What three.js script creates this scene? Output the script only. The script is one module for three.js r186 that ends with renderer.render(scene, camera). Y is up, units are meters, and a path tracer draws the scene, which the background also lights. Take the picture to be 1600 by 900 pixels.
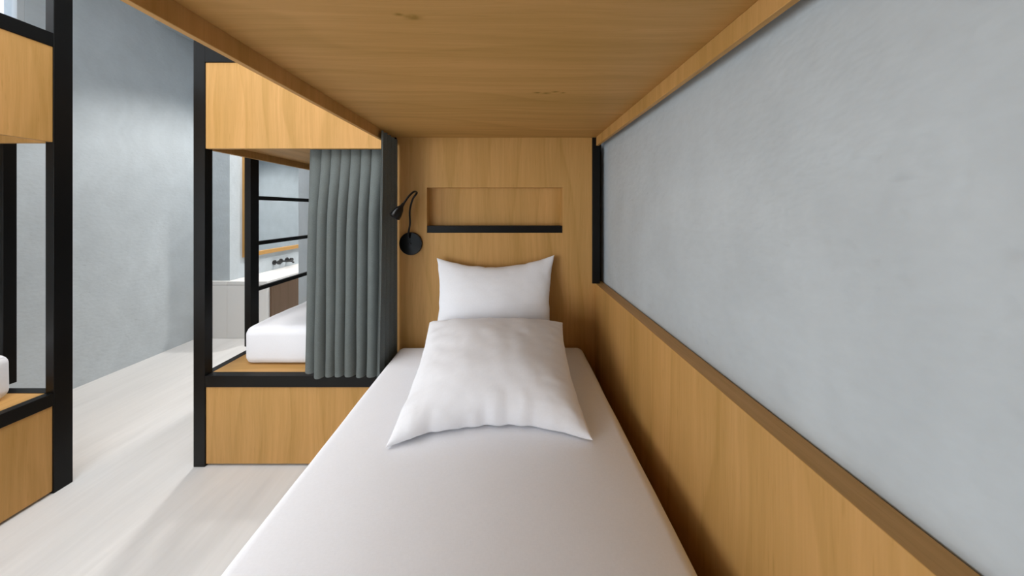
import * as THREE from 'three';
import { RoundedBoxGeometry } from 'three/addons/geometries/RoundedBoxGeometry.js';
import { ImprovedNoise } from 'three/addons/math/ImprovedNoise.js';
import { mergeGeometries, mergeVertices } from 'three/addons/utils/BufferGeometryUtils.js';
import { RectAreaLightUniformsLib } from 'three/addons/lights/RectAreaLightUniformsLib.js';

// ---------------------------------------------------------------- camera, sky, light, exposure
// x to the right, y up, the bed runs along -z; "d" below is the depth in front of the camera (d = -z)
const EYE = 1.34;
const scene = new THREE.Scene();
const camera = new THREE.PerspectiveCamera(90, 1600 / 900, 0.02, 60);
camera.position.set(0, EYE, 0);
camera.lookAt(0, EYE, -1);
camera.setViewOffset(1600, 900, 3, 122, 1600, 900);   // rising-front lens: verticals stay vertical
camera.updateProjectionMatrix();

const renderer = new THREE.WebGLRenderer({ antialias: true });
renderer.toneMapping = THREE.LinearToneMapping;
renderer.toneMappingExposure = 1.2;
renderer.shadowMap.enabled = true;
RectAreaLightUniformsLib.init();

scene.background = new THREE.Color().setRGB(1.15, 1.25, 1.38);     // overcast daylight outside the windows

// strength of each source: the two left-wall windows, the aisle panel, the two washroom downlights
const LK = { side: 7.6, highLeft: 1.2, panel: 3.8, spotA: 11, spotB: 14 };
function areaLight(color, intensity, w, h, [x, y, d], [tx, ty, td]) {
  const l = new THREE.RectAreaLight(color, intensity, w, h);
  l.position.set(x, y, -d);
  l.lookAt(tx, ty, -td);
  scene.add(l);
  return l;
}
// daylight entering the big window past the foot of the left bunk and the high window over that bunk
areaLight(new THREE.Color(0.95, 0.985, 1.0), LK.side, 2.1, 2.15, [-3.24, 1.19, -1.95], [0, 1.19, -1.95]);
areaLight(new THREE.Color(0.95, 0.98, 1.0), LK.highLeft, 2.3, 0.6, [-3.24, 2.86, 0.6], [0, 2.86, 0.6]);

// ---------------------------------------------------------------- helpers
const used = new Map();
function numbered(name) {
  const n = used.get(name) ?? 0;
  used.set(name, n + 1);
  return n ? `${name}_${String(n).padStart(3, '0')}` : name;
}
function thing(name, label, category, [x, y, d], group) {
  const o = new THREE.Group();
  o.name = numbered(name);
  o.position.set(x, y, -d);
  o.userData = { label, category };
  if (group) o.userData.group = group;
  scene.add(o);
  return o;
}
function put(name, geo, mat, parent, label) {           // geometry given in world coordinates
  const m = new THREE.Mesh(geo, mat);
  m.castShadow = m.receiveShadow = true;
  m.name = name;
  if (label) m.userData.label = label;
  if (parent) {
    parent.updateMatrixWorld(true);
    const p = new THREE.Vector3().setFromMatrixPosition(parent.matrixWorld);
    geo.translate(-p.x, -p.y, -p.z);
    parent.add(m);
  } else scene.add(m);
  return m;
}
function single(name, geo, mat, label, category, group) {   // a one-mesh thing with its origin at its base
  geo.computeBoundingBox();
  const b = geo.boundingBox.clone(), c = b.getCenter(new THREE.Vector3());
  geo.translate(-c.x, -b.min.y, -c.z);
  const m = new THREE.Mesh(geo, mat);
  m.castShadow = m.receiveShadow = true;
  m.position.set(c.x, b.min.y, c.z);
  m.name = numbered(name);
  m.userData = { label, category };
  if (group) m.userData.group = group;
  scene.add(m);
  return m;
}
function structure(name, geo, mat, label, category, parent) {
  const m = put(name, geo, mat, parent);
  if (!parent) m.userData = { kind: 'structure', label, category };
  return m;
}
// uv in metres: "grain" is the axis that the v coordinate follows
function metreUV(geo, grain = 'y', off = [0, 0]) {
  const p = geo.attributes.position, n = geo.attributes.normal, uv = new Float32Array(p.count * 2);
  const G = { x: 0, y: 1, z: 2 }[grain];
  for (let i = 0; i < p.count; i++) {
    const P = [p.getX(i), p.getY(i), p.getZ(i)], N = [Math.abs(n.getX(i)), Math.abs(n.getY(i)), Math.abs(n.getZ(i))];
    const k = N[0] >= N[1] && N[0] >= N[2] ? 0 : N[1] >= N[2] ? 1 : 2;
    const axes = [0, 1, 2].filter((a) => a !== k);
    let a, b;
    if (k === G) [a, b] = axes; else { b = G; a = axes.find((q) => q !== G); }
    uv[2 * i] = P[a] + off[0]; uv[2 * i + 1] = P[b] + off[1];
  }
  geo.setAttribute('uv', new THREE.BufferAttribute(uv, 2));
  return geo;
}
let boxCount = 0;
function box(x0, x1, y0, y1, d0, d1, grain = 'y', r = 0.0015) {
  const lo = [Math.min(x0, x1), Math.min(y0, y1), Math.min(d0, d1)], hi = [Math.max(x0, x1), Math.max(y0, y1), Math.max(d0, d1)];
  const s = lo.map((v, i) => hi[i] - v);
  const g = r > 0 ? new RoundedBoxGeometry(s[0], s[1], s[2], 1, Math.min(r, ...s.map((v) => v * 0.45))) : new THREE.BoxGeometry(...s);
  g.translate((lo[0] + hi[0]) / 2, (lo[1] + hi[1]) / 2, -(lo[2] + hi[2]) / 2);
  boxCount++;
  return metreUV(g, grain, [(boxCount * 0.37) % 1.3, (boxCount * 0.61) % 1.7]);
}
const noise = new ImprovedNoise();
const N3 = (x, y, z = 0) => noise.noise(x, y, z);
function fbm(x, y, z, oct = 4) {
  let a = 0.5, s = 0;
  for (let i = 0; i < oct; i++) { s += a * N3(x, y, z + i * 7.3); x *= 2.03; y *= 2.03; a *= 0.5; }
  return s;
}
const clamp = THREE.MathUtils.clamp, lerp = THREE.MathUtils.lerp, smooth = THREE.MathUtils.smoothstep;
function rng(seed) { return () => { seed = (seed * 1664525 + 1013904223) >>> 0; return seed / 4294967296; }; }

// ---------------------------------------------------------------- procedural textures
function dataTex(w, h, f, srgb) {
  const a = new Uint8Array(w * h * 4);
  for (let j = 0; j < h; j++) for (let i = 0; i < w; i++) {
    const c = f(i / w, j / h), k = (j * w + i) * 4;
    a[k] = clamp(c[0], 0, 255); a[k + 1] = clamp(c[1], 0, 255); a[k + 2] = clamp(c[2], 0, 255); a[k + 3] = 255;
  }
  const t = new THREE.DataTexture(a, w, h);
  t.wrapS = t.wrapT = THREE.MirroredRepeatWrapping;
  t.magFilter = THREE.LinearFilter; t.minFilter = THREE.LinearMipmapLinearFilter; t.generateMipmaps = true;
  if (srgb) t.colorSpace = THREE.SRGBColorSpace;
  t.needsUpdate = true;
  return t;
}
// veneer, 1.1 m across x 2.2 m along the grain: plain-sliced figure, fibre streaks, pores, a few pin knots
function woodTexture(seed, base, knots, W = 1.1) {
  const H = 2.2, z = seed * 13.7;
  return dataTex(W > 1.5 ? 2048 : 1024, 1024, (u, v) => {
    const x = u * W, y = v * H;
    const wx = x + 0.045 * fbm(x * 3.2, y * 1.1, z, 3) + 0.012 * N3(x * 9, y * 3.1, z + 4);
    let knot = 0, push = 0;
    for (const [kx, ky, kr] of knots) {
      const dx = (x - kx) / kr, dy = (y - ky) / (kr * 2.6), q = Math.exp(-(dx * dx + dy * dy) * 0.16);
      push += q * Math.sign(dx || 1) * 0.01;
      const r2 = dx * dx + dy * dy * 1.6 + 0.6 * N3(x * 130, y * 90, z + 11);
      knot += Math.exp(-Math.max(0, r2) * 1.3);
    }
    const fig = (wx + push) * 7 + 3.4 * fbm(x * 1.6 + 9, y * 0.42, z + 2, 3);
    const ring = fig - Math.floor(fig);
    const late = Math.pow(ring, 5) * (1 - smooth(ring, 0.93, 1.0));
    const broad = fbm(wx * 6, y * 0.55, z + 6, 3);
    const streak = fbm(wx * 60, y * 1.6, z + 8, 3);
    const fibre = N3(x * 420, y * 9, z + 3);
    const pore = Math.max(0, N3(x * 300, y * 16, z + 5) - 0.42);
    const s = 1 + 0.10 * broad + 0.085 * streak + 0.025 * fibre - 0.065 * late - 0.16 * pore - 0.3 * Math.min(1, knot);
    const h = 0.05 * broad + 0.03 * N3(x * 2.2, y * 0.8, z + 20);
    return [base[0] * s * (1 + 0.25 * h), base[1] * s, base[2] * (s * s) * (1 - 0.6 * h)];
  }, true);
}
const WOOD = [191, 147, 87];
const woodA = woodTexture(1, WOOD, []);
const woodB = woodTexture(2, WOOD, [[0.958, 0.93, 0.007], [0.966, 0.905, 0.004], [0.610, 1.195, 0.005], [0.606, 1.225, 0.006], [0.616, 1.25, 0.005], [0.609, 1.275, 0.004]], 2.2);
woodA.repeat.set(1 / 1.1, 1 / 2.2); woodB.repeat.set(1 / 2.2, 1 / 2.2);
function woodMat(t, rough = 0.5) { return new THREE.MeshPhysicalMaterial({ map: t, roughness: rough, specularIntensity: 0.5 }); }
const M = {};
M.wood = woodMat(woodA); M.woodWide = woodMat(woodB);
{
  const t = woodTexture(3, [104, 80, 60], []); t.repeat.set(1 / 1.1, 1 / 2.2);
  M.walnut = new THREE.MeshStandardMaterial({ map: t, roughness: 0.55 });
}
// trowelled plaster, 2 m tile
const plasterField = (u, v) => {
  const x = u * 2, y = v * 2;
  const wx = x + 0.12 * N3(x * 2.1, y * 2.1, 31), wy = y + 0.12 * N3(x * 2.1, y * 2.1, 37);
  const sweep = fbm(wx * 5, wy * 7, 3, 4), fine = fbm(x * 48, y * 34, 9, 3);
  const pit = Math.max(0, N3(x * 60, y * 40, 15) - 0.33) * smooth(N3(x * 3, y * 3, 17), -0.1, 0.4);
  return { tone: 0.7 * sweep + 0.35 * fbm(x * 1.4, y * 1.4, 21, 3) + 0.25 * fine - 0.5 * pit, h: 0.5 + 0.16 * sweep + 0.45 * fine - 0.9 * pit };
};
function plasterMats(color) {
  const map = dataTex(1024, 1024, (u, v) => { const s = 1 + 0.085 * plasterField(u, v).tone; return color.map((c) => c * s); }, true);
  map.repeat.set(0.5, 0.5);
  return map;
}
const plasterBump = dataTex(1024, 1024, (u, v) => { const h = 255 * plasterField(u, v).h; return [h, h, h]; });
plasterBump.repeat.set(0.5, 0.5);
M.plaster = new THREE.MeshStandardMaterial({ map: plasterMats([190, 199, 205]), bumpMap: plasterBump, bumpScale: 0.002, roughness: 0.85 });
M.ceil = new THREE.MeshStandardMaterial({ color: 0xe6e8ea, roughness: 0.9 });
// whitewashed floor: pale long streaks that run down the aisle
{
  const map = dataTex(2048, 1024, (u, v) => {
    const x = u * 4, y = v * 6;
    const wx = x + 0.1 * fbm(x * 1.3, y * 0.7, 41, 3);
    const st = fbm(wx * 9, y * 1.1, 43, 4), fine = fbm(wx * 55, y * 5, 47, 3), cl = fbm(x * 1.2, y * 0.8, 49, 3);
    const mark = Math.max(0, N3(wx * 16, y * 3.2, 51) - 0.4) * 0.6;
    const s = 1 + 0.055 * st + 0.025 * fine + 0.03 * cl - 0.16 * mark;
    const w = 0.5 + cl;
    return [(217 + 4 * w) * s, (218 + 1 * w) * s, (219 - 2 * w) * s];
  }, true);
  map.repeat.set(1 / 4, 1 / 6);
  M.floor = new THREE.MeshPhysicalMaterial({ map, roughness: 0.42, specularIntensity: 0.45 });
}
// woven cloth
function weave(color, amt, sx, sy) {
  const t = dataTex(512, 512, (u, v) => {
    const k = 1 + amt * (0.5 * N3(u * sx, v * sy * 0.25, 61) + 0.5 * N3(u * sx * 0.25, v * sy, 67) + 0.35 * fbm(u * 6, v * 6, 71, 3));
    return color.map((c) => c * k);
  }, true);
  t.wrapS = t.wrapT = THREE.RepeatWrapping;
  t.repeat.set(3, 3);
  return t;
}
M.linen = new THREE.MeshPhysicalMaterial({ map: weave([240, 241, 246], 0.018, 150, 150), roughness: 0.95, specularIntensity: 0.2 });
M.curtain = new THREE.MeshPhysicalMaterial({ map: weave([104, 110, 109], 0.12, 190, 190), roughness: 0.95, specularIntensity: 0.15 });
M.black = new THREE.MeshPhysicalMaterial({ color: 0x0f0f0f, roughness: 0.42, specularIntensity: 0.4 });
M.lampBlack = new THREE.MeshPhysicalMaterial({ color: 0x0d0d0e, roughness: 0.3, specularIntensity: 0.6 });
M.darkMetal = new THREE.MeshStandardMaterial({ color: 0x4a4b4c, metalness: 0.7, roughness: 0.35 });
M.chrome = new THREE.MeshStandardMaterial({ color: 0xb9bcc0, metalness: 1, roughness: 0.2 });
M.stone = new THREE.MeshPhysicalMaterial({ color: 0xe9e9e8, roughness: 0.45 });
M.gap = new THREE.MeshStandardMaterial({ color: 0x2a2725, roughness: 0.7 });
M.mirror = new THREE.MeshStandardMaterial({ color: 0xe8edf0, metalness: 1, roughness: 0.03 });
M.glass = new THREE.MeshPhysicalMaterial({ color: 0xffffff, transmission: 1, thickness: 0, roughness: 0, ior: 1.5 });
M.frame = new THREE.MeshStandardMaterial({ color: 0xc6cdd2, roughness: 0.5 });
M.glow = new THREE.MeshStandardMaterial({ color: 0xffffff, emissive: 0xf6fbff, emissiveIntensity: 0.9 });

// ---------------------------------------------------------------- the room
const XL = -3.27, XR = 0.478, DR = -3.3, DP = 2.62, DB = 5.4, HC = 3.4, T = 0.14;
structure('floor', box(XL - T, XR + T, -0.1, 0, DR - T, DB + T, 'z', 0), M.floor, 'pale whitewashed floor with faint long grey streaks', 'floor');
structure('ceiling', box(XL - T, XR + T, HC, HC + 0.1, DR - T, DP + 0.02, 'z', 0), M.ceil, 'white ceiling of the bunk room', 'ceiling');
structure('ceiling_washroom', box(XL, XR, 3.07, HC + 0.1, DP + 0.02, DB + T, 'z', 0), M.plaster, 'grey lowered ceiling over the washbasin passage', 'ceiling');
structure('wall_right', box(XR, XR + T, 0, HC, DR - T, DB + T, 'z', 0), M.plaster, 'grey trowelled plaster wall beside the near bed', 'wall');
structure('wall_back', box(XL, XR, 0, 3.07, DB, DB + T, 'x', 0), M.plaster, 'grey plaster wall at the end of the washroom', 'wall');
// left wall with a high window opening over the left bunk and a big one past its foot
const WZ0 = -0.55, WZ1 = 1.94, WH0 = 2.5, WH1 = 3.2, RZ0 = -3.05, RZ1 = -0.85, RH0 = 0.08, RH1 = 2.3;
{
  const W = (y0, y1, a, b) => box(XL - T, XL, y0, y1, a, b, 'z', 0);
  const g = mergeGeometries([W(0, HC, DR - T, RZ0), W(0, RH0, RZ0, RZ1), W(RH1, HC, RZ0, RZ1), W(0, HC, RZ1, WZ0),
    W(0, WH0, WZ0, WZ1), W(WH1, HC, WZ0, WZ1), W(0, HC, WZ1, DB + T)]);
  metreUV(g, 'z');
  structure('wall_left', g, M.plaster, 'long grey plaster wall behind the left bunk', 'wall');
}
structure('wall_rear', box(XL, XR, 0, HC, DR - T, DR, 'x', 0), M.plaster, 'grey plaster wall at the foot end of the room', 'wall');
structure('wall_partition', box(-1.925, XR, 0, 3.07, DP, DP + 0.1, 'x', 0), M.plaster, 'grey plaster partition behind the far bunk', 'wall');
structure('wall_washbasin', box(XL, -2.95, 0, 3.07, 3.03, DB, 'z', 0), M.plaster, 'thickened plaster wall that carries mirror and tap', 'wall');
function windowUnit(name, label, [x, y, d], bars, panes) {
  const w = new THREE.Group(); w.name = name; w.position.set(x, y, -d);
  w.userData = { kind: 'structure', label, category: 'window' }; scene.add(w);
  put('window_frame', mergeGeometries(bars), M.frame, w);
  for (const p of panes) put('pane', p, M.glass, w);
}
function sideWindow(name, label, a0, a1, h0, h1, n, xc = XL - 0.075) {
  const b = [], p = [], x0 = xc - 0.018, x1 = xc + 0.018;
  b.push(box(x0, x1, h0, h0 + 0.04, a0, a1), box(x0, x1, h1 - 0.04, h1, a0, a1));
  for (let i = 0; i <= n; i++) { const z = clamp(lerp(a0, a1, i / n), a0 + 0.015, a1 - 0.015); b.push(box(x0, x1, h0 + 0.04, h1 - 0.04, z - 0.015, z + 0.015)); }
  for (let i = 0; i < n; i++) p.push(box(xc - 0.003, xc + 0.003, h0 + 0.04, h1 - 0.04, lerp(a0, a1, i / n) + 0.018, lerp(a0, a1, (i + 1) / n) - 0.018, 'y', 0));
  windowUnit(name, label, [xc, h0, (a0 + a1) / 2], b, p);
}
sideWindow('window_1', 'high bright window above the left bunk', WZ0, WZ1, WH0, WH1, 2, XL - 0.018);
sideWindow('window_2', 'big daylight window past the foot of the left bunk', RZ0, RZ1, RH0, RH1, 3);
// lamps of the room
function spot(x, y, d, angle, penumbra, intensity, label) {
  const t = thing('recessed_downlight', label, 'downlight', [x, y - 0.03, d]);
  const ring = new THREE.LatheGeometry([[0.045, 0.03], [0.045, 0.002], [0.05, 0], [0.062, 0.004], [0.062, 0.03]].map((q) => new THREE.Vector2(...q)), 32);
  ring.translate(x, y - 0.03, -d); put('trim_ring', ring, M.frame, t);
  const disc = new THREE.CylinderGeometry(0.044, 0.044, 0.006, 32); disc.translate(x, y - 0.008, -d); put('lens', disc, M.glow, t);
  const l = new THREE.SpotLight(0xfffaf4, intensity, 0, angle, penumbra, 2);
  l.position.set(x, y - 0.035, -d); l.target.position.set(x, 0, -d); l.castShadow = true; l.shadow.radius = 5;
  scene.add(l, l.target);
}
spot(-2.1, 3.07, 2.9, 1.14, 0.32, LK.spotA, 'round recessed downlight in the lowered ceiling by the washbasin');
spot(-1.6, 3.07, 4.2, 1.02, 0.3, LK.spotB, 'round recessed downlight deeper in the washroom');
{
  const x = -1.25, w = 1.5, a0 = -0.7, a1 = 1.4, y = 3.3;
  const t = thing('ceiling_light_panel', 'wide white light panel hung above the aisle', 'ceiling light', [x, y - 0.06, (a0 + a1) / 2]);
  put('housing', box(x - w / 2, x + w / 2, y - 0.05, y, a0, a1, 'z', 0.004), M.frame, t);
  put('diffuser', box(x - w / 2 + 0.01, x + w / 2 - 0.01, y - 0.058, y - 0.05, a0 + 0.01, a1 - 0.01, 'z', 0.002), M.glow, t);
  for (const q of [a0 + 0.3, a1 - 0.3]) { const g = new THREE.CylinderGeometry(0.004, 0.004, HC - y, 8); g.translate(x, (HC + y) / 2, -q); put('suspension_rod', g, M.frame, t); }
  areaLight(new THREE.Color(0.965, 0.985, 1.0), LK.panel, w - 0.02, a1 - a0 - 0.02, [x, y - 0.065, (a0 + a1) / 2], [x, 0, (a0 + a1) / 2 + 0.0001]);
}

// ---------------------------------------------------------------- the two open bunks (left, and crosswise behind our headboard)
// s runs along the front from the ladder end, t from the front inwards
function openBunk(map, label, grainAlong, railTop) {
  const L = 2.12, D = 1.1, base = map(L / 2, D / 2);
  const t = thing('bunk_bed', label, 'bunk bed', [base[0], 0, base[1]]);
  const B = (s0, s1, y0, y1, t0, t1, grain = 'y', r) => { const a = map(s0, t0), b = map(s1, t1); return box(a[0], b[0], y0, y1, a[1], b[1], grain, r); };
  const acr = grainAlong === 'x' ? 'z' : 'x';
  const HP = 2.75;
  for (const [s, q] of [[0, 0], [L - 0.06, 0], [0, D - 0.04], [L - 0.06, D - 0.04]]) put('post', B(s, s + 0.06, 0, HP, q, q + 0.04, 'y', 0.002), M.black, t);
  for (const [y0, y1] of [[0.415, 0.475], [2.11, railTop], [HP - 0.06, HP]]) {
    put('long_rail', B(0.06, L - 0.06, y0, y1, 0, 0.04, grainAlong, 0.002), M.black, t);
    put('long_rail', B(0.06, L - 0.06, y0, y1, D - 0.04, D, grainAlong, 0.002), M.black, t);
    put('end_rail', B(0.02, 0.06, y0, y1, 0.04, D - 0.04, acr, 0.002), M.black, t);
    put('end_rail', B(L - 0.06, L - 0.02, y0, y1, 0.04, D - 0.04, acr, 0.002), M.black, t);
  }
  put('lower_panel', B(0.06, L - 0.06, 0.012, 0.415, 0.006, 0.026), M.wood, t, 'wooden plinth panel with vertical grain');
  put('end_panel', B(0.03, 0.05, 0.012, 0.415, 0.04, D - 0.04), M.wood, t);
  put('platform', B(0.06, L - 0.06, 0.45, 0.474, 0.04, D - 0.04, grainAlong), M.wood, t);
  put('guard_panel', B(0.06, L - 0.06, 1.66, 2.11, 0.004, 0.024), M.wood, t, 'wooden guard panel with vertical grain');
  put('guard_panel', B(0.06, L - 0.06, 1.66, 2.11, D - 0.024, D - 0.004), M.wood, t);
  put('end_guard_panel', B(0.03, 0.05, 1.66, 2.11, 0.04, D - 0.04), M.wood, t);
  put('end_guard_panel', B(L - 0.05, L - 0.03, 1.66, 2.11, 0.04, D - 0.04), M.wood, t);
  put('upper_platform', B(0.05, L - 0.05, 1.702, 1.724, 0.024, D - 0.024, acr), M.wood, t);
  put('curtain_track', B(0.1, L - 0.1, 1.684, 1.702, 0.034, 0.05, grainAlong, 0.002), M.black, t);
  const lad = new THREE.Group(); lad.name = 'ladder'; const lp = map(0, D / 2); lad.position.set(lp[0] - t.position.x, 0.475, -lp[1] - t.position.z); t.add(lad);
  for (const q of [0.31, 0.95]) put('ladder_rail', B(-0.02, 0.02, 0.48, 2.15, q, q + 0.06, 'y', 0.002), M.black, lad);
  for (const y of [0.53, 0.825, 1.123, 1.418, 1.715, 2.01]) put('rung', B(-0.011, 0.011, y - 0.013, y + 0.013, 0.37, 0.95, acr, 0.002), M.black, lad);
  return t;
}
openBunk((s, t) => [-2.155 - t, 1.42 - s], 'black steel and wood bunk bed at the left edge', 'z', 2.175);
openBunk((s, t) => [-1.65 + s, 1.5 + t], 'black steel and wood bunk bed standing crosswise behind the headboard', 'x', 2.215);

// ---------------------------------------------------------------- our bunk
const DH = 1.444;                     // face of the headboard
const bunk = thing('bunk_bed', 'nearest wooden bunk bed seen from inside its lower berth', 'bunk bed', [-0.07, 0, 0.4]);
const NEAR = -0.66;
{
  const sh = new THREE.Shape();
  const HT = 1.702, BT = 0.972, XI = 0.428;
  sh.moveTo(-0.568, 0.42); sh.lineTo(XI, 0.42); sh.lineTo(XI, BT); sh.lineTo(0.411, BT); sh.lineTo(0.411, HT); sh.lineTo(-0.568, HT); sh.closePath();
  const n = [-0.417, 0.263, 1.2245, 1.452];
  const ho = new THREE.Path(); ho.moveTo(n[0], n[2]); ho.lineTo(n[0], n[3]); ho.lineTo(n[1], n[3]); ho.lineTo(n[1], n[2]); ho.closePath(); sh.holes.push(ho);
  const g = new THREE.ExtrudeGeometry(sh, { depth: 0.046, bevelEnabled: false });
  g.translate(0, 0, -DH - 0.046);
  put('headboard', metreUV(g, 'y', [0.3, 0.2]), M.wood, bunk, 'wooden headboard with a shallow recessed shelf');
  put('niche_back', box(n[0] - 0.02, n[1] + 0.02, n[2] - 0.02, n[3] + 0.02, DH + 0.046, DH + 0.052), M.wood, bunk);
  put('niche_ledge', box(n[0] + 0.0005, n[1] - 0.0005, n[2] + 0.0005, 1.26, DH + 0.002, DH + 0.046, 'x', 0.001), M.black, bunk, 'black ledge along the bottom of the recess');
  // right side
  put('wall_side_board', box(XI, 0.474, 0.38, BT, NEAR, 1.497), M.wood, bunk, 'tall wooden board along the wall');
  put('post', box(0.411, 0.448, BT, HT, 1.437, 1.497, 'y', 0.002), M.black, bunk);
  put('upper_wall_board', box(0.429, 0.444, 1.66, 2.11, NEAR, 1.436), M.wood, bunk);
  // left side
  put('post', box(-0.608, -0.569, 0, 2.17, 1.437, 1.497, 'y', 0.002), M.black, bunk);
  put('post', box(-0.608, -0.569, 0, 2.17, NEAR - 0.06, NEAR, 'y', 0.002), M.black, bunk);
  put('post', box(0.436, 0.474, 0, 2.17, NEAR - 0.06, NEAR, 'y', 0.002), M.black, bunk);
  put('guard_panel', box(-0.5965, -0.582, 1.66, 2.11, NEAR, 1.436), M.wood, bunk);
  put('long_rail', box(-0.608, -0.569, 2.11, 2.17, NEAR, 1.437, 'z', 0.002), M.black, bunk);
  put('long_rail', box(-0.608, -0.569, 0.415, 0.475, NEAR, 1.437, 'z', 0.002), M.black, bunk);
  put('lower_panel', box(-0.603, -0.585, 0.012, 0.415, NEAR, 1.437), M.wood, bunk);
  put('end_rail', box(-0.569, 0.436, 0.415, 0.475, NEAR - 0.05, NEAR - 0.01, 'x', 0.002), M.black, bunk);
  put('footboard', box(-0.568, 0.435, 0.475, HT, NEAR - 0.04, NEAR - 0.018), M.wood, bunk);
  put('platform', box(-0.569, XI, 0.448, 0.474, NEAR, DH, 'z'), M.wood, bunk);
  put('upper_platform', metreUV(box(-0.582, 0.429, HT, HT + 0.022, NEAR, 1.497, 'x'), 'x', [1.5, 1.113]), M.woodWide, bunk, 'wooden underside of the upper berth');
}

// ---------------------------------------------------------------- bedding
// softly rounded block, waved a little like a sheet over a mattress
function softBlock(x0, x1, y0, y1, d0, d1, r, seed, wave = 0.004) {
  const grid = (len, mid) => { const a = []; const k = 6; for (let i = 0; i <= k; i++) a.push(-len / 2 + r * (1 - Math.cos(i / k * Math.PI / 2))); for (let i = 1; i < mid; i++) a.push(lerp(-len / 2 + r, len / 2 - r, i / mid)); for (let i = k; i >= 0; i--) a.push(len / 2 - r * (1 - Math.cos(i / k * Math.PI / 2))); return a; };
  const S = [x1 - x0, y1 - y0, Math.abs(d1 - d0)], G = [grid(S[0], 26), grid(S[1], 4), grid(S[2], 48)];
  const g = new THREE.BoxGeometry(1, 1, 1, G[0].length - 1, G[1].length - 1, G[2].length - 1);
  const p = g.attributes.position, c = [(x0 + x1) / 2, (y0 + y1) / 2, -(d0 + d1) / 2];
  for (let i = 0; i < p.count; i++) {
    const v = [p.getX(i), p.getY(i), p.getZ(i)].map((q, k) => G[k][Math.round((q + 0.5) * (G[k].length - 1))]);
    const inn = v.map((q, k) => clamp(q, -S[k] / 2 + r, S[k] / 2 - r));
    const df = v.map((q, k) => q - inn[k]), len = Math.hypot(...df) || 1;
    const face = v.map((q, k) => Math.abs(Math.abs(q) - S[k] / 2) < 1e-6);
    const o = v.map((q, k) => (len > 1e-7 && df.some((e) => e) ? inn[k] + df[k] / len * r : q));
    const X = o[0] + c[0], Z = o[2] + c[2], Y = o[1] + c[1];
    const w = wave * (fbm(X * 3.1, Z * 2.6, seed, 3) + 0.25 * N3(X * 14, Z * 12, seed + Y * 5));
    p.setXYZ(i, X + (face[0] ? Math.sign(v[0]) * w : 0), Y + (o[1] > 0 ? w : 0), Z + (face[2] ? Math.sign(v[2]) * w : 0));
  }
  const m = mergeVertices((g.deleteAttribute('uv'), g.deleteAttribute('normal'), g), 1e-5);
  m.computeVertexNormals();
  return metreUV(m, 'z');
}
single('mattress', softBlock(-0.549, 0.358, 0.474, 0.668, -0.62, 1.43, 0.035, 1.3), M.linen, 'wide white mattress with fitted sheet under the two pillows', 'mattress');
single('mattress', softBlock(-1.494, 0.40, 0.474, 0.685, 1.6, 2.52, 0.045, 5.7, 0.012), M.linen, 'white mattress partly hidden by the grey curtain in the far bunk', 'mattress');
single('mattress', softBlock(-3.19, -2.29, 0.474, 0.685, -0.6, 1.335, 0.045, 8.1, 0.008), M.linen, 'white mattress corner on the bunk at the left edge', 'mattress');

// pillow: two cloth faces on a four-cornered outline with pointed tips, puckered seams and soft creases
function pillow(W, H, T, opt, place) {
  const n = 72, seed = opt.seed, pos = [], idx = [], uv = [];
  const side = (sgn) => {
    const o = pos.length / 3;
    for (let j = 0; j <= n; j++) for (let i = 0; i <= n; i++) {
      const u = Math.sin((i / n - 0.5) * Math.PI) , v = Math.sin((j / n - 0.5) * Math.PI);
      const insX = opt.kx * (1 - v * v), insY = (v > 0 ? opt.kt : opt.kb) * (1 - u * u);
      let x = W / 2 * u * (1 - insX * Math.abs(u)), y = H / 2 * v * (1 - insY * Math.abs(v));
      const eu = 1 - u * u, ev = 1 - v * v, body = Math.pow(Math.max(0, eu * ev), 0.42) * (0.86 + 0.14 * Math.min(eu, ev));
      const edge = Math.exp(-Math.min(eu, ev) * 5);
      const rimU = Math.exp(-ev * 4), rimV = Math.exp(-eu * 4);
      // seams pucker: waves that die away from the edge
      const pk = 0.02 * rimU * fbm(u * 5.5 + seed, v * 0.8 + seed * 2, sgn * 0.4 + seed, 3) + 0.018 * rimV * fbm(v * 5.5 + seed * 3, u * 0.8, sgn * 0.4 + seed + 9, 3);
      const cr = 0.006 * fbm(u * 2.1 + seed, v * 1.9, seed + 3 * sgn, 4) + 0.003 * Math.abs(N3(u * 3.2 + v * 2.2 + seed, v * 1.3 - u, seed + sgn));
      x += 0.006 * rimV * fbm(v * 4 + seed, 1.7, seed + 1, 3) * Math.abs(u); y += (opt.wav ?? 0.012) * rimU * fbm(u * 4.3 + seed, 4.1, seed + 2, 3) * Math.abs(v) * eu;
      let z = sgn * (T / 2 * body * (sgn > 0 ? 1 : opt.back) + (cr + pk) * Math.min(1, body * 2.2));
      z += 0.006 * edge * fbm(u * 3 + seed, v * 3, seed + 5, 2);
      pos.push(...place(x, y, z, u, v)); uv.push(x, y);
    }
    for (let j = 0; j < n; j++) for (let i = 0; i < n; i++) {
      const a = o + j * (n + 1) + i, b = a + 1, c = a + n + 1, d = c + 1;
      if (sgn > 0) idx.push(a, b, d, a, d, c); else idx.push(a, d, b, a, c, d);
    }
  };
  side(1); side(-1);
  let g = new THREE.BufferGeometry();
  g.setAttribute('position', new THREE.Float32BufferAttribute(pos, 3)); g.setIndex(idx);
  g = mergeVertices(g, 1e-5); g.computeVertexNormals();
  return metreUV(g, 'y');
}
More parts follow.
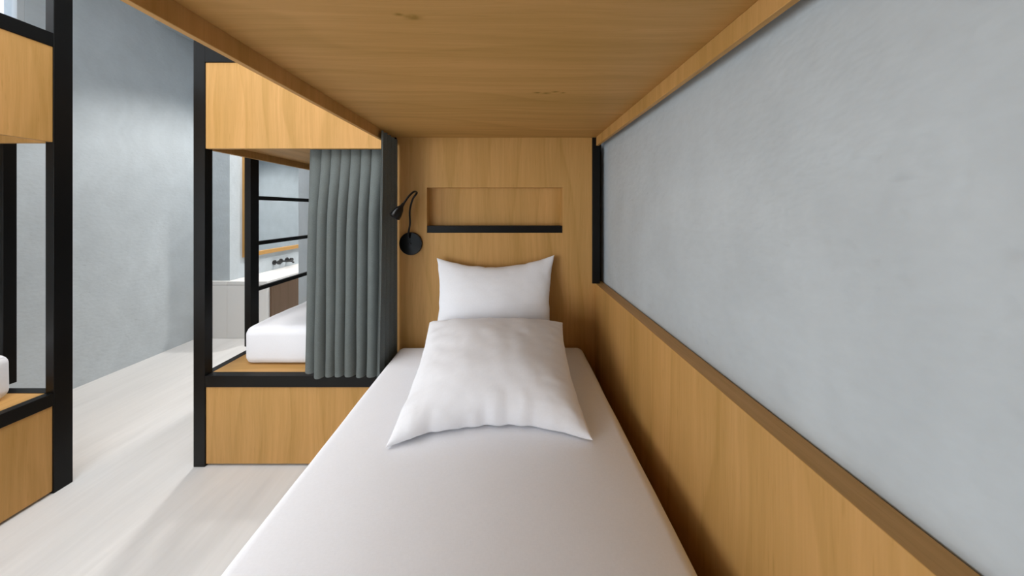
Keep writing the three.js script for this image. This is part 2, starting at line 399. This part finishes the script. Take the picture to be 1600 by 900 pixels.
// rests on the headboard: v = -1 at its foot, v = +1 at its top
{
  const foot = [1.305, 0.665], top = [1.41, 1.105];
  const L = Math.hypot(top[0] - foot[0], top[1] - foot[1]), ax = [(top[0] - foot[0]) / L, (top[1] - foot[1]) / L];
  const g = pillow(0.575, L, 0.145, { seed: 2.3, kx: 0.1, kt: 0.2, kb: 0.1, back: 0.6 }, (x, y, z, u, v) => {
    const q = y + L / 2, lift = 0.014 * Math.max(0, u) * Math.max(0, v);
    const d = foot[0] + ax[0] * q - z * ax[1], h = foot[1] + ax[1] * q + z * ax[0] * 0.6 + lift;
    return [x - 0.075 + 0.004 * v, h, -d];
  });
  single('pillow', g, M.linen, 'white pillow propped upright against the headboard', 'pillow', 'white pillows on the near bed');
}
{
  const foot = [0.815, 0.678], top = [1.265, 0.845];
  const L = Math.hypot(top[0] - foot[0], top[1] - foot[1]), ax = [(top[0] - foot[0]) / L, (top[1] - foot[1]) / L];
  const g = pillow(0.585, L, 0.15, { seed: 6.1, kx: 0.07, kt: 0.06, kb: 0.26, back: 0.55, wav: 0.02 }, (x, y, z, u, v) => {
    const q = y + L / 2, sag = 0.03 * (1 - v * v);
    const d = foot[0] + ax[0] * q - z * ax[1] - 0.02 * u * (1 - v) * 0.5 * 0 + 0.012 * u * (1 - v) * 0.5, h = foot[1] + ax[1] * q + z * ax[0] * 0 + z * ax[0] + z * 0.55 - sag * 0.2;
    return [x - 0.062 + 0.006 * (1 - v) * 0.5, Math.max(h, 0.672 + 0.002 * N3(x * 9, y * 9)), -d];
  });
  single('pillow', g, M.linen, 'white pillow lying in front, leaning on the upright one', 'pillow', 'white pillows on the near bed');
}

// ---------------------------------------------------------------- curtains: cloth with thickness, pleats by arc position
function curtainGeo(cols, rows, f, th = 0.003) {
  const P = (i, j) => f(i / cols, j / rows), pos = [], idx = [], C = cols + 1;
  const nrm = (i, j) => { const a = P(Math.max(0, i - 1), j), b = P(Math.min(cols, i + 1), j); const n = new THREE.Vector3(b[0] - a[0], 0, b[2] - a[2]); return [-n.z / n.length(), n.x / n.length()]; };
  for (const s of [1, -1]) for (let j = 0; j <= rows; j++) for (let i = 0; i <= cols; i++) { const p = P(i, j), n = nrm(i, j); pos.push(p[0] + s * n[0] * th / 2, p[1], p[2] + s * n[1] * th / 2); }
  const O = C * (rows + 1);
  for (let j = 0; j < rows; j++) for (let i = 0; i < cols; i++) { const a = j * C + i; idx.push(a, a + 1, a + C + 1, a, a + C + 1, a + C, O + a, O + a + C + 1, O + a + 1, O + a, O + a + C, O + a + C + 1); }
  const rim = (a, b) => idx.push(a, O + a, O + b, a, O + b, b);
  for (let i = 0; i < cols; i++) { rim(i + 1, i); rim(rows * C + i, rows * C + i + 1); }
  for (let j = 0; j < rows; j++) { rim(j * C, (j + 1) * C); rim((j + 1) * C + cols, j * C + cols); }
  const g = new THREE.BufferGeometry();
  g.setAttribute('position', new THREE.Float32BufferAttribute(pos, 3)); g.setIndex(idx); g.computeVertexNormals();
  return metreUV(g, 'y');
}
{
  const x0 = -1.084, x1 = -0.625, top = 1.684, bot = 0.484;
  const bend = [0, 0.16, 0.27, 0.39, 0.50, 0.62, 0.74, 0.87, 1.0];     // valleys between the folds
  const g = curtainGeo(260, 60, (u, v) => {
    let k = 0; while (k < bend.length - 2 && u > bend[k + 1]) k++;
    const t = (u - bend[k]) / (bend[k + 1] - bend[k]);
    const drift = 0.02 * fbm(u * 5, v * 1.4, 81, 2);
    const amp = lerp(0.026, 0.062, smooth(v, 0.02, 0.35)) * (k === 0 ? 0.55 : 1);
    const fold = Math.pow(0.5 - 0.5 * Math.cos(2 * Math.PI * clamp(t, 0, 1)), 0.75);
    const x = lerp(x0, x1, u) + drift * v * (u * (1 - u) * 4) - 0.0125 * Math.sin(2 * Math.PI * t) * (k ? 1 : 0.4) - 0.006 * v * (1 - u);
    const d = lerp(1.566, 1.535, Math.pow(v, 0.7)) - amp * fold + 0.004 * fbm(u * 9, v * 3, 83, 2);
    const low = (k === 1 ? -0.012 : 0) * Math.sin(Math.PI * t);
    return [x, lerp(top, bot + low + 0.006 * N3(u * 7, 1.5), v), -d];
  });
  single('curtain', g, M.curtain, 'pleated grey curtain drawn aside on the front of the far bunk', 'curtain');
}
{
  const d0 = 1.262, d1 = 1.43, top = 1.69, bot = 0.487;
  const g = curtainGeo(150, 50, (u, v) => {
    const a = u * 4.2 * Math.PI * 2 + 0.8 * fbm(u * 3, v * 1.2, 91, 2);
    const x = -0.5665 + 0.0085 * Math.sin(a) * (0.8 + 0.2 * v) - 0.003 * v;
    const d = lerp(d0 - 0.045 * Math.pow(v, 1.3), d1, u) + 0.006 * Math.cos(a);
    return [x, lerp(top, bot, v), -d];
  });
  single('curtain', g, M.curtain, 'dark grey curtain bunched against the headboard edge of the near bunk', 'curtain');
}

// ---------------------------------------------------------------- reading lamp
{
  const c = [-0.495, 1.172], t = thing('reading_lamp', 'small black gooseneck reading lamp on the headboard', 'lamp', [c[0], c[1], DH]);
  const at = (px, py, d) => new THREE.Vector3((px - 797) * d / 450, EYE - (py - 328) * d / 450, -d);
  const disc = new THREE.LatheGeometry([[0, 0], [0.057, 0], [0.057, 0.011], [0.0545, 0.0145], [0, 0.0165]].map((q) => new THREE.Vector2(...q)), 48);
  disc.rotateX(Math.PI / 2); disc.translate(c[0], c[1], -DH); put('wall_disc', disc, M.lampBlack, t);
  const knob = new THREE.LatheGeometry([[0, 0], [0.005, 0], [0.005, 0.004], [0.003, 0.006], [0, 0.0062]].map((q) => new THREE.Vector2(...q)), 20);
  knob.rotateX(Math.PI / 2); knob.translate(c[0], c[1], -DH + 0.0155); put('switch_button', knob, M.darkMetal, t);
  const base = new THREE.Vector3(c[0] - 0.002, c[1] + 0.03, -DH + 0.012);
  const path = [base, new THREE.Vector3(c[0] - 0.005, c[1] + 0.042, -DH + 0.028), at(640.5, 350, 1.412), at(640.5, 328, 1.405), at(645, 311, 1.395), at(651.3, 301, 1.375), at(647, 299.5, 1.35), at(639, 306.5, 1.33), at(630, 319, 1.312)];
  const neck = new THREE.TubeGeometry(new THREE.CatmullRomCurve3(path), 80, 0.0048, 10);
  put('gooseneck', neck, M.lampBlack, t);
  const a = at(630.5, 318, 1.312), b = at(616, 339.5, 1.285), dir = b.clone().sub(a), len = dir.length();
  const head = new THREE.LatheGeometry([[0, 0], [0.007, 0], [0.0085, 0.2 * len], [0.018, 0.42 * len], [0.0235, 0.72 * len], [0.0248, len], [0.0222, len], [0.017, 0.85 * len], [0, 0.8 * len]].map((q) => new THREE.Vector2(...q)), 32);
  head.applyQuaternion(new THREE.Quaternion().setFromUnitVectors(new THREE.Vector3(0, 1, 0), dir.clone().normalize())); head.translate(a.x, a.y, a.z);
  put('lamp_head', head, M.lampBlack, t);
}

// ---------------------------------------------------------------- washbasin corner
{
  const x1 = -2.53, t = thing('washbasin_counter', 'white washbasin counter with brown drawer front beyond the far bunk', 'washbasin', [(XL + x1) / 2, 0, 3.9]);
  put('counter_body', box(-2.948, x1, 0, 0.555, 3.0, 5.2, 'z', 0.004), M.stone, t);
  put('counter_side', box(XL + 0.001, -2.949, 0, 0.555, 3.0, 3.028, 'x', 0.004), M.stone, t);
  put('counter_top', box(-2.948, x1, 0.557, 0.597, 3.0, 5.2, 'z', 0.006), M.stone, t);
  put('counter_ledge', box(XL + 0.001, -2.949, 0.557, 0.597, 3.0, 3.028, 'x', 0.004), M.stone, t);
  put('shadow_gap', box(x1 - 0.01, x1 + 0.004, 0.535, 0.555, 3.03, 5.15, 'z', 0.001), M.gap, t);
  put('drawer_front', box(x1, x1 + 0.02, 0.08, 0.533, 3.03, 4.2), M.walnut, t, 'dark brown wooden drawer front');
  put('drawer_front', box(x1, x1 + 0.02, 0.08, 0.533, 4.206, 5.15), M.walnut, t, 'dark brown wooden drawer front');
}
{
  const X = -2.95, a0 = 3.17, a1 = 4.75, y0 = 0.815, y1 = 2.15, w = 0.045, th = 0.035, t = thing('wall_mirror', 'large wall mirror in a slim wooden frame above the washbasin', 'mirror', [X, y0, (a0 + a1) / 2]);
  put('frame_bar', box(X, X + th, y0, y0 + w, a0, a1, 'z'), M.wood, t);
  put('frame_bar', box(X, X + th, y1 - w, y1, a0, a1, 'z'), M.wood, t);
  put('frame_bar', box(X, X + th, y0 + w, y1 - w, a0, a0 + w), M.wood, t);
  put('frame_bar', box(X, X + th, y0 + w, y1 - w, a1 - w, a1), M.wood, t);
  put('mirror_glass', box(X + 0.004, X + 0.012, y0 + w, y1 - w, a0 + w, a1 - w, 'y', 0), M.mirror, t);
}
{
  const X = -2.95, y = 0.683, t = thing('wall_tap', 'dark wall-mounted tap with round handles over the counter', 'tap', [X, y, 3.7]);
  const cyl = (r, l, d, dy = 0, off = 0) => { const g = new THREE.LatheGeometry([[0, 0], [r, 0], [r, l * 0.85], [r * 0.9, l], [0, l]].map((q) => new THREE.Vector2(...q)), 24); g.rotateZ(-Math.PI / 2); g.translate(X + off, y + dy, -d); return g; };
  for (const d of [3.6, 3.8]) { put('rosette', cyl(0.03, 0.012, d), M.darkMetal, t); put('handle', mergeGeometries([cyl(0.012, 0.05, d, 0, 0.012), cyl(0.026, 0.022, d, 0, 0.055)]), M.darkMetal, t); }
  put('rosette', cyl(0.03, 0.012, 3.7), M.darkMetal, t);
  const sp = new THREE.TubeGeometry(new THREE.CatmullRomCurve3([[0.01, 0], [0.1, 0], [0.15, -0.003], [0.17, -0.02]].map(([q, dy]) => new THREE.Vector3(X + q, y + dy, -3.7))), 24, 0.011, 12);
  put('spout', sp, M.darkMetal, t);
}

renderer.render(scene, camera);
